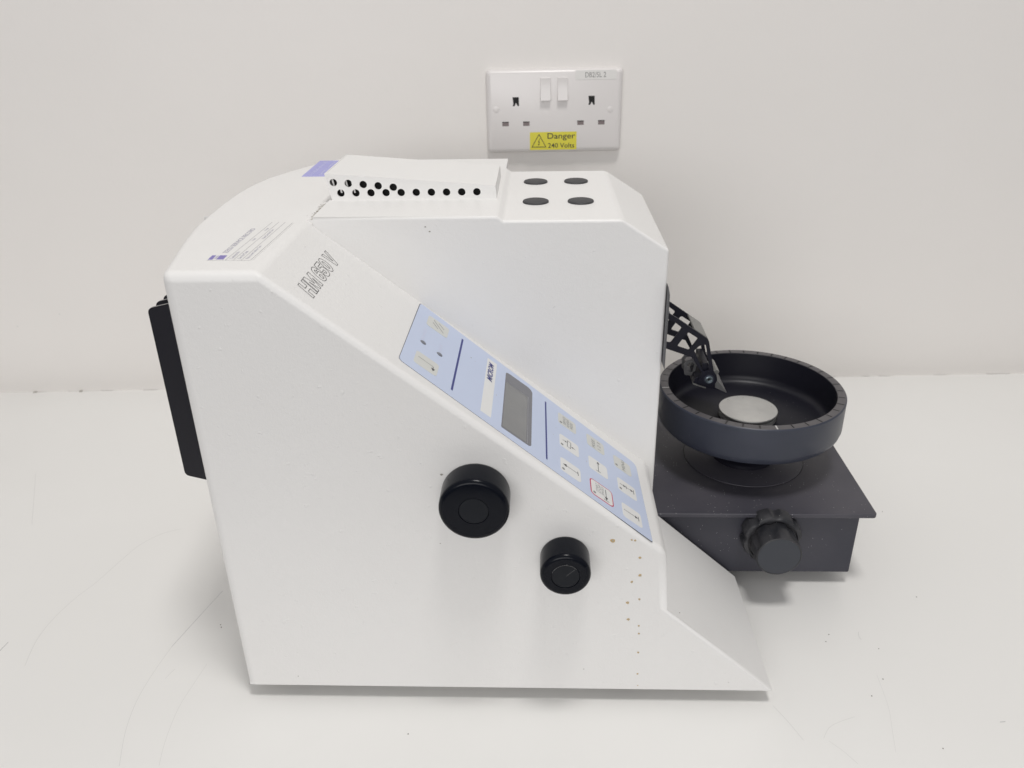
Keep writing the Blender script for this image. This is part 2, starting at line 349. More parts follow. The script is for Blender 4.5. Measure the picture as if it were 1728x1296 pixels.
def slots(cx, ):
    g = MB()
    g.prism([(cx - 3.4, 349.4), (cx + 3.4, 349.4), (cx + 3.6, 340.2), (cx + 2.2, 340.2), (cx + 0.3, 343.6), (cx - 1.2, 340.2), (cx - 3.2, 340.2), (cx - 2.5, 343)], 8.95, 9.06, 'void', F)
    g.build('earth_slot', sock, ORG)
    for dx in (-11.3, 11.3):
        g = MB(); g.box(cx + dx - 3.5, cx + dx + 3.5, 319.6, 324.0, 8.95, 9.05, 'shutter', F); g.box(cx + dx - 3.6, cx + dx + 3.6, 323.3, 324.2, 8.96, 9.1, 'void', F)
        g.build('pin_slot', sock, ORG)
slots(10.4); slots(91.7)
for cx in (42.4, 60.7):
    g = MB()
    P = [(0, 368.6), (0, 345.2), (4.2, 345.4), (3.6, 349), (1.3, 358), (1.5, 368.6)]
    g.prism([(9 + d, z) for d, z in P], cx - 5.5, cx + 5.5, 'socket', TM((0, sy0, 0), (0, -1, 0), (0, 0, 1), (1, 0, 0)))
    g.build('rocker_switch', sock, ORG, bevel=0.5, segs=2)
    g = MB(); g.curve([rrect(cx - 6.3, 344.2, cx + 6.3, 369.3, 0.6), rrect(cx - 5.55, 344.9, cx + 5.55, 368.6, 0.4)], 8.95, 9.04, 'shutter', F) if False else None
for cx, cz in ((-10.6, 337), (112.3, 335.2)):
    g = MB(); g.lathe([(0.01, 9.35), (2.8, 9.35), (3.3, 9.2), (3.4, 8.9)], 'socket', F @ Matrix.Translation((cx, cz, 0)), 32); g.build('screw_cap', sock, ORG)
g = MB(); Fs = F @ Matrix.Translation((0, 0, 9.05))
g.prism(rrect(25.4, 293.9, 76.4, 312.8, 0.5), 0, 0.15, 'yellow', Fs)
g.text('Danger', (44.6, 303.6, 74.9, 311.6), 'ink', Fs, bold=0.008, w=0.2)
g.text('240 Volts', (45.2, 295.8, 74.0, 301.0), 'ink', Fs, bold=0.008, w=0.2)
ta, tb, tc_ = (27.7, 297.1), (42.9, 296.9), (35.4, 310.4)
g.line([ta, tb, tc_, ta], 0.75, 'ink', Fs, 0.2)
g.line([(36.4, 306.2), (34.6, 302.2), (36.0, 302.4), (35.0, 299.0)], 0.6, 'ink', Fs, 0.2); g.tri((34.2, 300.4), (36.0, 300.0), (34.9, 298.2), 'ink', Fs, 0.2)
g.build('danger_sticker', sock, ORG)
g = MB(); g.prism(rrect(74.2, 365.8, 117.6, 375.2, 0.4), 0, 0.15, 'socket_label', Fs)
g.text('DB2/5L 2', (84.5, 368.0, 106.5, 373.2), 'ink_grey', Fs, w=0.2); g.build('circuit_label', sock, ORG)

# ------------------------------------------------------------------ the machine
MY = -0.0403610083
ORG = (-20.0, 540.0, 0.0)
RZ = Matrix.Rotation(MY, 4, 'Z')
mc = bpy.data.objects.new('microtome', None); S.collection.objects.link(mc)
mc.location = (RZ @ Vector(ORG)) * MM; mc.rotation_euler = (0, 0, MY)
tag(mc, 'white laboratory microtome with sloping blue control panel and black round specimen tray', 'microtome')
def B(bld, name, parent=None, **k): return bld.build(name, parent or mc, ORG, **k)
TOP, PL, RT = 319.0, 321.4, 318.4       # cover, left plateau, right section heights

# console housing: section lofted front to back, the rear side bowing outwards
def xl(y):
    P = [(420, -209.0), (440, -213), (463, -218), (490, -223.5), (519, -228.5), (547, -231), (580, -232.5), (615, -233), (645, -230.5), (667, -226), (702, -212), (730, -198), (748, -184), (757, -173), (768, -150)]
    for (a, xa), (c, xc) in zip(P, P[1:]):
        if a <= y <= c: return xa + (xc - xa) * (y - a) / (c - a)
b = MB(); ys = [420, 432, 445, 463, 490, 519, 535, 543, 543.01, 565, 580, 597, 615, 630, 645, 656, 667, 684, 684.5, 702, 716, 730, 740, 748, 753, 757]; V = []
for y in ys: V += [(xl(y), y, 12), (161.6 if y < 543.005 else 84.2, y, 12), (84.2, y, 81.5), (80.6, y, 130.8), (-155.8, y, TOP), (xl(y), y, TOP)] if y < 684.2 else [(xl(y), y, 12), (-148, y, 12), (-147.6, y, 80), (-147.2, y, 200), (-146.8, y, TOP), (xl(y), y, TOP)]
for y in (): pass
Fc = [[0, 1, 2, 3, 4, 5]] + [[(k) * 6 + i, (k + 1) * 6 + i, (k + 1) * 6 + (i + 1) % 6, k * 6 + (i + 1) % 6] for k in range(len(ys) - 1) for i in range(6)] + [[(len(ys) - 1) * 6 + i for i in range(6)][::-1]]
b.add(V, Fc, 'paint')
def wt(a, c):
    fr = a.y < 420.1 and c.y < 420.1; mid = (a + c) / 2
    if fr:
        if mid.z < 12.1: return 0.6
        if mid.x > 100: return 1.1
        if abs(mid.x + 37.6) < 6 and 200 < mid.z < 250: return 4.2
        return 6.0
    if mid.y > 543 and mid.z > 318.5 and abs(a.y - c.y) < 0.1: return 3.0 if mid.y > 756.9 else 0
    if abs(a.y - c.y) < 0.005: return 1.0 if 542 < a.y < 543.005 and mid.x > 90 else 0
    if abs(a.y - c.y) < 0.1: return 0
    if abs(a.x - 161.6) < 0.5: return 0.8
    if a.z > 318 and a.x < -156: return 5.0
    if a.z > 318: return 3.5 if mid.y < 684 else 0
    if abs(a.x - 80.6) < 0.5: return 6.0
    return 0.6 if a.z < 13 and a.x < 0 else 0
hs = B(b, 'console_housing', bevel=6.0, segs=6, weights=wt); rc = hs
b = MB(); b.prism([(-150, 150), (-156.2, TOP - 1), (-156.2, TOP - 0.002), (-146.9, TOP - 0.002), (-140, 150)], 530, 684, 'paint', XZ())
B(b, 'cover_edge', hs, sharp=60)
# upper housing
b = MB(); T = XZ()
b.prism([(-151.6, 150), (-151.6, PL), (-28.6, PL), (-24.6, RT), (53.8, RT), (85.6, 297.6), (86.0, 13), (-60, 13)], 527.2, 684, 'paint', T)
b.prism([(-151.6, 250), (-151.6, PL), (-28.6, PL), (-28.6, 250)], 684, 725, 'paint', T)
def wt3(a, c):
    m_ = (a + c) / 2
    if m_.y > 683.9: return 0
    fr = a.y < 527.5 and c.y < 527.5
    if fr: return 0.5 if m_.x < -151 else (2.0 if m_.z > 290 or m_.x > 84 else 0)
    if m_.x > 84.5 and m_.z > 100: return 2.0
    if abs(m_.x - 53.8) < 0.5: return 3.0
    if -30 < m_.x < -23 and m_.z > 300: return 1.2
    return 0
up = B(b, 'upper_housing', bevel=3.0, segs=4, weights=wt3)
# grime in the seam between the cover and the upper housing
b = MB(); v = []; f = []
y = 531
while y < 577:
    w_ = 1.2 + 3.6 * random.random() * (0.5 + (y - 531) / 60); x0 = -152.4 - 0.0 * y
    v += [(-151.5, y, TOP + 0.08), (x0 - w_, y, TOP + 0.08)]; y += random.uniform(0.8, 2.2)
k = len(v) // 2; b.add(v, [[2 * i, 2 * i + 1, 2 * i + 3, 2 * i + 2] for i in range(k - 1)], 'grime', None, False)
for i in range(30): blob(b, -152 - abs(random.gauss(0, 3.5)), random.uniform(532, 576), random.uniform(0.2, 0.6), 'chip', None, TOP + 0.12)
B(b, 'seam_grime', rc)

# vent hood with round holes
b = MB(); T = XZ()
A, Bq, C, D = (-153.0, 340.3), (-32.0, 330.7), (-31.3, PL), (-149.4, PL)
holes = [(-147.2, 333.9), (-136.6, 333.2), (-126.0, 332.3), (-115.4, 331.3), (-104.7, 330.2)] + [(-142.6 + 10.81 * i, 326.4) for i in range(10)]
b.curve([[A, D, C, Bq]] + [circ(x, z, 2.7, 24) for x, z in holes], 576, 577.4, 'paint_top', T)
def hexa(P, Q, m): b.add(P + Q, [[0, 1, 2, 3], [7, 6, 5, 4], [0, 4, 5, 1], [1, 5, 6, 2], [2, 6, 7, 3], [3, 7, 4, 0]], m)
y0, y1 = 577.35, 647.0
def sheet(p, q, th, ya=y0, yb=y1):   # sheet running along y between two xz points, th mm inwards
    d = Vector((q[0] - p[0], q[1] - p[1])); d.normalize(); nn = Vector((d.y, -d.x)) * th
    P = [(p[0], ya, p[1]), (q[0], ya, q[1]), (q[0] + nn.x, ya, q[1] + nn.y), (p[0] + nn.x, ya, p[1] + nn.y)]
    hexa(P, [(a, yb, c) for a, _, c in P], 'paint_top')
sheet(A, Bq, 1.3); sheet(Bq, C, 1.2); sheet(D, A, 1.2)
b.box(-153, -32, 322, 330, y1, y1 + 1.2, 'paint_top', None) if False else None
b.prism([A, D, C, Bq], 647.0, 648.2, 'paint_top', T)
hood = B(b, 'vent_hood', sharp=30)
b = MB(); b.prism([(-150.6, 338.4), (-147.6, PL + 0.1), (-33.2, PL + 0.1), (-33.4, 329)], 584, 645, 'void', T)  # solid black block stands in for the shade behind the vent holes
for i, (x, sl_) in enumerate(((-149.0, 1), (-145.0, 1), (-139.6, 1), (-135.4, 1))): b.prism([(x, 336), (x + 1.1, 336), (x + 3.0, 326), (x + 1.9, 326)], 578.6, 579.6, 'paint_top', T)
B(b, 'hood_dark_fill', hood)

# rubber pads on top
for (x, y) in ((-3.6, 577.6), (28.4, 577.4), (-4.0, 642.5), (27.6, 643.0)):
    b = MB(); b.lathe([(0.01, 1.5), (8.4, 1.5), (9.0, 1.3), (9.3, 0.9), (9.3, 0)], 'rubber', Matrix.Translation((x, y, RT - 0.1)), 64); B(b, 'top_pad')

# cooling fins on the left side
for i in range(8):
    y = 460 + 11.3 * i; b = MB(); g = roundpoly([(-241.2, 283.2), (-206, 291.0), (-206, 153.5), (-241.2, 163.0)], [4, 0, 0, 4])
    b.prism(g, y, y + 2.2, 'fin', XZ())
    for p, q in zip(g[:7], g[1:8]):
        pass
    e = g[:7]; inn = [(x + 0.05, z + 0.10) for x, z in e]
    b.add([(x, y + 0.35, z) for x, z in inn] + [(x, y + 1.9, z) for x, z in inn], [[k, k + 1, k + 8, k + 7] for k in range(6)], 'fin_edge', None, False)
    B(b, 'cooling_fin', sharp=30)
# feet
for (x, y) in ((-180, 445), (60, 445), (-180, 640), (60, 640)):
    b = MB(); b.lathe([(0.01, 13), (9, 13), (10, 0.4), (9.5, 0), (0.01, 0)], 'rubber', Matrix.Translation((x, y, 0)), 32); B(b, 'foot')

# round turning knobs on the front
def front_knob(x, z, r, d, rc_):
    T = FR(x, 420, z); b = MB()
    k = 3.2; pr = [(r - 0.6, -0.3), (r - 0.1, 0.6), (r, 2), (r, d - k)] + [(r - k + k * cos(a), d - k + k * sin(a)) for a in [radians(q) for q in (15, 30, 45, 60, 75, 90)]] + [(rc_ + 0.35, d), (rc_ + 0.15, d - 0.5), (0.01, d - 0.5)]
    b.lathe(pr, 'black_plastic', T, 128); o = B(b, 'turning_knob', sharp=40)
    b = MB(); b.lathe([(0.01, d - 0.02), (rc_ - 0.25, d - 0.02), (rc_, d - 0.25), (rc_, d - 0.6)], 'cap', T, 96); B(b, 'knob_cap', o)
    return o
front_knob(-40.2, 176.4, 21.4, 20, 8.9)
k2 = front_knob(15.1, 127.9, 15.9, 20, 8.7)
b = MB(); T = FR(15.1, 399.95, 127.9); b.line([(8.72 * cos(radians(a)), 8.72 * sin(radians(a))) for a in range(40, 165, 6)], 0.14, 'ink_grey', T, 0.08); b.line([(5.9, 5.6), (0.3, 0.4)], 0.12, 'ink_grey', T, 0.08); B(b, 'scratch', k2)

# ------------------------------------------------------------------ sloping face: lettering and control panel
ca, sa = 0.78194, 0.62336
T = TM((-155.8, 0, TOP + 0.15), (0, 1, 0), (-ca, 0, sa), (sa, 0, ca))   # u = depth, v = up the slope (= -s), w = out
b = MB(); t_ = 2.75
G = {'H': (9.6, [[(0, 0), (t_, 0), (t_, 4.6), (9.6 - t_, 4.6), (9.6 - t_, 0), (9.6, 0), (9.6, 11.5), (9.6 - t_, 11.5), (9.6 - t_, 7.0), (t_, 7.0), (t_, 11.5), (0, 11.5)]]),
     'M': (12.6, [[(0, 0), (t_, 0), (t_, 7.4), (5.5, 0), (7.1, 0), (12.6 - t_, 7.4), (12.6 - t_, 0), (12.6, 0), (12.6, 11.5), (9.2, 11.5), (6.3, 4.4), (3.4, 11.5), (0, 11.5)]]),
     'V': (10.4, [[(0, 11.5), (3.0, 11.5), (5.3, 3.6), (7.6, 11.5), (10.4, 11.5), (6.6, 0), (3.9, 0)]]),
     '0': (8.5, [[(4.25 + 4.2 * cos(a), 5.75 + 5.75 * sin(a)) for a in [2 * pi * i / 24 for i in range(24)]], [(4.25 + 1.35 * cos(a), 5.75 + 3.3 * sin(a)) for a in [2 * pi * i / 16 for i in range(16)]]]),
     '6': (8.5, [[(8.3, 8.2), (7.9, 10.2), (6.4, 11.4), (4.4, 11.6), (2.3, 11.0), (0.9, 9.3), (0.2, 6.2), (0.4, 3.0), (1.6, 0.8), (4.3, 0), (6.9, 0.7), (8.4, 2.6), (8.4, 4.9), (7.1, 6.9), (4.9, 7.4), (3.2, 6.7), (3.3, 8.2), (4.1, 9.3), (5.1, 9.2), (5.5, 8.2)], [(4.4 + 1.4 * cos(a), 3.6 + 1.7 * sin(a)) for a in [2 * pi * i / 14 for i in range(14)]]]),
     '5': (8.5, [[(0.9, 11.4), (8.2, 11.4), (8.2, 9.0), (3.3, 9.0), (3.1, 7.3), (4.9, 7.6), (7.1, 6.9), (8.5, 4.8), (8.2, 2.2), (6.6, 0.5), (4.2, 0.0), (1.7, 0.6), (0.2, 2.2), (0, 3.5), (2.8, 3.8), (3.4, 2.5), (4.5, 2.3), (5.5, 3.6), (5.0, 5.1), (3.8, 5.3), (2.9, 4.7), (0.4, 5.0)]])}
u0 = 434.9
for ch, gap in (('H', 0.9), ('M', 3.6), ('6', 0.5), ('5', 0.5), ('0', 3.0), ('V', 0)):
    wdt, loops = G[ch]
    for lp in loops:
        q = [(u0 + x + 0.26 * z_, -32.8 + z_ * 0.98) for x, z_ in lp]; b.line(q + [q[0]], 0.36, 'ink', T, 0.1)
    u0 += wdt + gap
B(b, 'model_lettering', hs)
panel = MB()
P = roundpoly([(526.2, -92.9), (513.0, -288.0), (421.3, -289.6), (432.2, -92.4)], [3, 6, 1, 4], 6)
panel.prism(P, -0.3, 0.20, 'panel', T)
Pe = [(u + (0.28 if i < 99 else 0), v) for i, (u, v) in enumerate(P)]
e = roundpoly([(526.4, -92.4), (513.2, -288.2), (421.1, -289.8), (432.0, -92.1)], [3, 6, 1, 4], 6)
panel.prism(e, -0.3, 0.08, 'panel_edge', T)
W0 = 0.24
panel.line([(516, -129.9), (438.5, -130.0)], 1.5, 'navy', T, W0); panel.line([(510.2, -203.2), (433.9, -203.6)], 1.3, 'navy', T, W0)
panel.text('POWER', (476, -103.6, 494, -101.2), 'ink_pale', T, w=W0); panel.text('ERROR', (475.4, -117, 486.7, -114.9), 'ink_pale', T, w=W0)
blob(panel, 498, -139, 0.5, 'ink_grey', T, W0); blob(panel, 496.5, -142.5, 0.35, 'scratch_dark', T, W0); blob(panel, 470.5, -162, 0.4, 'scratch_dark', T, W0, 1.6); blob(panel, 466, -238, 0.35, 'scratch_dark', T, W0, 2.5)
blob(panel, 483, -212, 0.35, 'scratch_dark', T, W0); blob(panel, 471, -209.5, 0.35, 'scratch_dark', T, W0)
cp = B(panel, 'control_panel', sharp=30)
b = MB(); b.prism(rrect(437.2, -159.8, 515.2, -151.7, 0.4), 0.05, W0, 'key_white', T); b.text('MICROM', (483.2, -157.5, 510.8, -153.0), 'navy', T, shear=0.35, bold=0.03, w=W0 + 0.06); B(b, 'name_plate', cp)
b = MB(); b.prism(rrect(434.7, -191.3, 514.0, -167.8, 3, rs=(3, 1.2, 3, 5)), 0.05, W0, 'lcd_frame', T)
b.prism(rrect(437, -187.2, 498.3, -168.6, 0.8), 0.1, W0 + 0.05, 'lcd', T)
b.line([(499, -169), (498.6, -187.6), (436.3, -188.2)], 0.35, 'lcd_line', T, W0 + 0.08)
B(b, 'display', cp, sharp=30)
for u, v in ((472.7, -103.5), (472.0, -116.4)):
    b = MB(); b.lathe([(0.01, W0 + 0.5), (1.4, W0 + 0.45), (2.1, W0 + 0.1), (2.3, W0 - 0.2)], 'led', T @ Matrix.Translation((u, v, 0)), 32); B(b, 'indicator_light', cp)
def key(cs, ct, m, hs_=8.3, ht=7.9, dot=None, draw=None, border=False, ptype='button'):
    b = MB(); W1 = W0 + 0.10
    def F2(hs2, ht2, r, w0, w1, mm): b.prism([(ct + p, -cs + q) for p, q in rrect(-ht2, -hs2, ht2, hs2, r, 5)], w0, w1, mm, T)
    if border:
        F2(9.6, 9.2, 3.2, 0.05, W0, 'red'); F2(8.75, 8.35, 2.5, 0.1, W1, m)
    else: F2(hs_, ht, 2.4, 0.05, W1, m)
    W2 = W1 + 0.05
    if dot: b.add([(x, y, W2) for x, y in circ(dot[1], -dot[0], 1.15, 20)], [list(range(20))], 'ink_grey', T, False)
    if draw: draw(b, W2)
    return B(b, ptype, cp, sharp=30)
def L(*p): return [(t_, -s_) for s_, t_ in p]
def arrow(b, W2, a, c, size=1.5, wd=0.45, m='ink'):
    """shaft a->c in (s,t), head at c"""
    a, c = Vector((a[1], -a[0])), Vector((c[1], -c[0])); d = (c - a).normalized(); q = Vector((-d.y, d.x))
    b.line([tuple(a), tuple(c - d * size * 0.8)], wd, m, T, W2); e = c - d * size * 2
    b.tri(tuple(c), tuple(e + q * size), tuple(e - q * size), m, T, W2 + 0.01)
key(109.9, 508.9, 'key_grey', 8.5, 8.2, draw=lambda b, w: [b.line(L(*p), 0.4, 'ink', T, w) for p in (((105.6, 509.9), (110.3, 505.3)), ((105.8, 514.2), (114.8, 504.4)), ((110.2, 514.2), (114.8, 510.1)))])
key(109.6, 449.1, 'key_grey', 8.5, 8.2, draw=lambda b, w: (b.line(L((103.5, 450.7), (114.5, 450.2)), 0.35, 'ink', T, w), arrow(b, w, (114.5, 450.3), (114.9, 444.8), 1.5)))
key(222.4, 500.9, 'key_grey', 8.0, 7.8, dot=(216.6, 496.0), draw=lambda b, w: (b.text('SERVICE', (496.0, -221.0, 506.5, -218.6), 'ink_grey', T, w=w), b.text('REVERSE', (495.5, -224.2, 506.5, -221.9), 'ink_grey', T, w=w), b.text('MODE', (496.2, -227.4, 505.0, -225.1), 'ink_grey', T, w=w)))
key(248.2, 499.1, 'key_grey', 8.0, 7.8, draw=lambda b, w: (b.text('MODE', (492.8, -247.6, 503.2, -244.6), 'ink_grey', T, w=w), b.text('1 2 3', (494.4, -252.8, 504.4, -249.9), 'ink_grey', T, w=w)))
key(272.9, 495.4, 'key_grey', 8.0, 7.8, dot=(267.0, 491.0), draw=lambda b, w: b.text('MENU', (489.6, -275.2, 503.2, -272.2), 'ink_grey', T, w=w))
def m1(b, w):
    b.line(L((221.7, 475.6), (224.6, 475.1), (224.1, 467.4), (221.3, 467.8), (221.7, 475.6)), 0.4, 'ink', T, w); arrow(b, w, (217.5, 472.3), (221.4, 472.8), 1.0, 0.35); arrow(b, w, (228.4, 470.2), (224.5, 470.5), 1.0, 0.35)
key(223.1, 471.0, 'key_white', dot=(216.8, 466.0), draw=m1)
key(248.2, 468.6, 'key_white', draw=lambda b, w: (arrow(b, w, (248.1, 463.3), (248.4, 475.3), 1.3), b.line(L((246.2, 463.0), (250.0, 463.3)), 0.5, 'ink', T, w)))
def m3(b, w):
    arrow(b, w, (267.3, 467.2), (272.9, 467.5), 1.25); arrow(b, w, (272.9, 467.5), (279.4, 467.9), 1.25); b.line(L((272.9, 469.2), (273.1, 465.8)), 0.45, 'ink', T, w); b.line(L((279.7, 470.1), (279.7, 465.4)), 0.5, 'ink', T, w)
key(273.6, 466.3, 'key_white', dot=(267.5, 461.6), draw=m3)
key(223.1, 440.7, 'key_white', dot=(217.0, 435.8), draw=lambda b, w: (arrow(b, w, (229.3, 441.7), (216.7, 441.6), 1.5), b.line(L((228.9, 443.6), (229.3, 439.5)), 0.5, 'ink', T, w)))
def l2(b, w):
    for i, (t_, q) in enumerate((('START', 243.9), ('STOP', 246.3), ('SINGLE', 248.7))): b.text(t_, (436.2, -q - 1.9, 445.8, -q + 0.0), 'ink_grey', T, w=w)
    arrow(b, w, (252.4, 445.0), (252.3, 433.2), 1.5, 0.5); b.line(L((250.1, 432.6), (254.2, 432.6)), 0.5, 'ink', T, w)
key(248.8, 439.0, 'key_white', dot=(242.4, 433.3), draw=l2, border=True)
key(274.2, 436.6, 'key_white', draw=lambda b, w: (arrow(b, w, (267.4, 437.0), (279.6, 437.0), 1.35), b.line(L((279.8, 439.4), (279.8, 434.6)), 0.5, 'ink', T, w)))

# paint chips, rust and smudges
Fh = FR(0, 420, 0)
for i, (x, z) in enumerate(((45.3, 140.6), (57.3, 141.2), (59.5, 140.7), (63.2, 127.2), (64.0, 112.9), (58.9, 107.5), (64.6, 93.2), (57.0, 90.2), (58.0, 75.9), (65.4, 70.4), (65.8, 63.6), (66.2, 46.6), (66.8, 26.9), (67.5, 16.0))):
    r = (1.7, 0.8, 0.8, 1.0, 1.2, 1.05, 0.95, 1.15, 1.1, 0.85, 0.85, 0.85, 0.8, 0.5)[i]
    b = MB(); blob(b, x, z, r, 'rust', Fh, 0.08); blob(b, x + 0.1, z - 0.1, r * 0.5, 'ink_tan', Fh, 0.13); B(b, 'rust_spot', hs)
for (x, z, r) in ((91.8, 82, .35), (29.4, 30.8, .4), (-64.5, 137.5, .35), (-172, 21, .4), (130, 20, .3), (-60.8, 189.5, .8)):
    b = MB(); blob(b, x, z, r, 'chip', Fh, 0.09, 1.3); B(b, 'paint_chip', hs)
for (s_, t_) in ((250, 425.5), (252.5, 424.4), (265, 426.6)):
    b = MB(); blob(b, t_, -s_, 0.45, 'chip', T, 0.12); B(b, 'paint_chip', hs)
Fu = FR(0, 527.2, 0)
for (x, z) in ((-76.5, 314.7), (-73.8, 311.5)):
    b = MB(); blob(b, x, z, 0.5, 'chip', Fu, 0.09, 1.5); B(b, 'paint_chip', up)

# stickers on the rear cover: u = depth, v = towards -x
Tc = TM((0, 0, TOP), (0, 1, 0), (-1, 0, 0), (0, 0, 1))
b = MB(); b.prism(roundpoly([(441.5, 164.4), (523.8, 162.6), (526.0, 189.0), (442.3, 191.8)], 1.2), 0.02, 0.16, 'label', Tc)
w1 = 0.2
b.prism([(443.5, 190.9), (443.6, 188.3), (451.9, 188.9), (452.0, 191.2)], 0.1, w1, 'purple', Tc); b.prism([(443.8, 186.2), (443.9, 181.9), (451.7, 182.3), (451.9, 186.5)], 0.1, w1, 'purple', Tc)
b.text('ZEISS', (444.6, 186.8, 451.2, 188.0), 'purple', Tc, w=w1)
b.text('ZEISS SERVICE RECORD', (456.2, 183.9, 509.8, 187.0), 'label_ink', Tc, w=w1)
for a, c in (((442.3, 180.3), (525.4, 178.0)), ((442.2, 175.7), (525.3, 173.5)), ((442.1, 170.9), (525.1, 169.1)), ((442.5, 165.5), (523.6, 163.9))): b.line([a, c], 0.28, 'label_line', Tc, w1)
b.line([(442.4, 191), (441.9, 165.5)], 0.2, 'label_line', Tc, w1)
for t_, bx in (('Contract No', (444.8, 176.9, 459, 178.9)), ('Service Date', (445.2, 172.3, 460, 174.3)), ('Electrical Safety Test', (444.8, 167.4, 471, 169.4)), ('Visit', (482, 176.4, 487, 178.2)), ('Engr', (505, 175.4, 511, 177.2)), ('Next Service Due', (486, 171.2, 507, 173.0))): b.text(t_, bx, 'label_ink', Tc, w=w1)
B(b, 'service_label', rc)
b = MB(); b.prism([(669.5, 148.5), (669.8, 196.9), (736.8, 198.0), (736.0, 148.5)], 0.02, 0.16, 'blue_label', Tc)
rr = random.Random(3)
for v0, h in ((189.5, 4.0), (182.5, 2.6), (175.5, 3.0)):
    u = 674
    while u < 730:
        b.line([(u, v0), (u + rr.uniform(1, 2.5), v0 + h * rr.uniform(.4, 1)), (u + rr.uniform(2, 3.5), v0 + rr.uniform(0, 1))], 0.8, 'blue_label_ink', Tc, w1); u += rr.uniform(2.6, 4.4) + (4 if rr.random() < .15 else 0)
B(b, 'blue_sticker', rc)

# ------------------------------------------------------------------ specimen stage: black box, top plate, star knob
b = MB(); b.box(84.9, 256.8, 548, 716, 12.5, 70.5, 'black_dusty'); stage = B(b, 'stage_box', bevel=1.6, segs=3)
b = MB(); b.prism(rrect(84.9, 543.5, 268.0, 722, 3.0), 70.5, 74.2, 'plate_dusty')
B(b, 'top_plate', stage, bevel=0.7, segs=2)
b = MB(); b.lathe([(52.1, 74.25), (51.7, 74.26)], 'void', Matrix.Translation((181, 634, 0)), 128); b.lathe([(51.7, 74.0), (51.5, 74.9), (51.0, 75.1), (0.01, 75.1)], 'plate_dusty', Matrix.Translation((181, 634, 0)), 128); B(b, 'turntable', stage)
for (x, y) in ((120, 600), (228, 600), (120, 690), (228, 690)):
    b = MB(); b.lathe([(0.01, 13), (7, 13), (8, 0.3), (0.01, 0)], 'rubber', Matrix.Translation((x, y, 0)), 24); B(b, 'foot', stage)
def fl(depth, nn, ph=0.0, lo_=20.2):
    def g(r, z, a):
        if r < 3: return r
        k = (0.5 - 0.5 * cos(nn * a + ph)); return r - depth * max(0, 1 - (k / 0.42)) ** 0.8 * max(0, min(1, (r - lo_) / 3.2)) if k < 0.42 else r
    return g
T2 = FR(185.2, 548, 54.6)
b = MB()
b.lathe([(21.0, 0), (23.2, 1.0), (23.6, 2.5), (23.6, 10.5), (22.6, 13.2), (21.0, 14.0), (19.6, 14.0), (19.2, 12.2), (0.01, 12.2)], 'knob_dusty', T2, 180, fl(2.2, 8, 0.4)); big = B(b, 'star_knob', stage, sharp=38)
b = MB(); b.lathe([(16.2, 11.5), (17.2, 12.4), (18.0, 13.5), (18.0, 22.0), (17.9, 27.5), (17.8, 32.0), (17.5, 33.2), (16.7, 33.7), (16.3, 33.5)], 'knob_dusty', T2, 180, lambda r, z, a: fl(1.5, 7, 0, 13)(r, z, a) if z < 28 else (fl(0.7, 7, 0, 13)(r, z, a) if z < 32.5 else r))
b.lathe([(16.3, 33.45), (0.01, 33.45)], 'knob_face', T2, 96)
B(b, 'clamp_knob', stage, sharp=38)

# round tray on its stem, with the graduated rim and steel specimen disc
cx, cy = 181.04, 634.32; T3 = Matrix.Translation((cx, cy, 0))
b = MB(); b.lathe([(0.01, 106.5), (30, 106.5), (31, 108), (62, 108), (70, 108.6), (74.4, 110.6), (76.9, 113.8), (77.9, 117.5), (77.9, 142.9), (77.3, 143.7), (76.9, 143.95)], 'black', T3, 200)
b.lathe([(76.9, 143.95), (76.6, 144.0), (70.9, 144.0), (70.5, 143.95)], 'black_rim', T3, 200)
b.lathe([(70.5, 143.95), (70.05, 143.5), (70, 143), (70, 121.5), (69.2, 118.2), (67.5, 115.9), (65.2, 114.6), (62.5, 114.1), (34, 114.1), (33, 113.7), (0.01, 113.7)], 'black_inner', T3, 200)
for i in range(36):
    a = radians(i * 10); ux, uy = cos(a - MY), sin(a - MY)  # scale marks
    wht = i in (18, 27); r0, r1 = (71.4, 75.6) if i % 3 else (71.0, 76.2)
    TT = TM((cx, cy, 144.0), (ux, uy, 0), (-uy, ux, 0), (0, 0, 1)); b.line([(r0, 0), (r1, 0)], 1.2 if wht else 1.3, 'magnet' if wht else 'void', TT, 0.05)
tray = B(b, 'round_tray', sharp=25)
b = MB(); b.lathe([(27, 75), (27, 78.5), (26, 79.5), (18.5, 80.6), (18.5, 98), (27, 99), (28, 100), (28, 107)], 'black_inner', T3, 96); B(b, 'tray_stem', tray, sharp=40)
b = MB(); b.lathe([(0.01, 113.9), (23.4, 113.9), (24.2, 114.4), (24.2, 118.0), (23.6, 118.4), (0.01, 118.4)], 'magnet', T3, 96)
b.lathe([(0.01, 118.3), (22.0, 118.3), (22.0, 119.9), (0.01, 119.9)], 'void', T3, 96)
b.lathe([(0.01, 119.8), (24.3, 119.8), (25.0, 120.3), (25.1, 121.3), (24.7, 122.0), (0.01, 122.0)], 'steel', T3, 128)
for (x, y, r) in ((-14, 17, .5), (-13, 15, .3), (21, 4, .5), (8, -9, .4), (20, 8, .3), (0, 20, .5)): blob(b, cx + x, cy + y, r, 'chip', None, 122.05)
B(b, 'specimen_disc', tray, sharp=35)
b = MB()
for i in range(16):
    a = random.gauss(0.55, 0.35); r = random.uniform(30, 62); x, y = cx + r * cos(a), cy + r * sin(a); blob(b, x, y, random.uniform(.25, .5), 'dark_alu' if i % 4 else 'alu', None, 114.2)
B(b, 'residue_specks', tray)

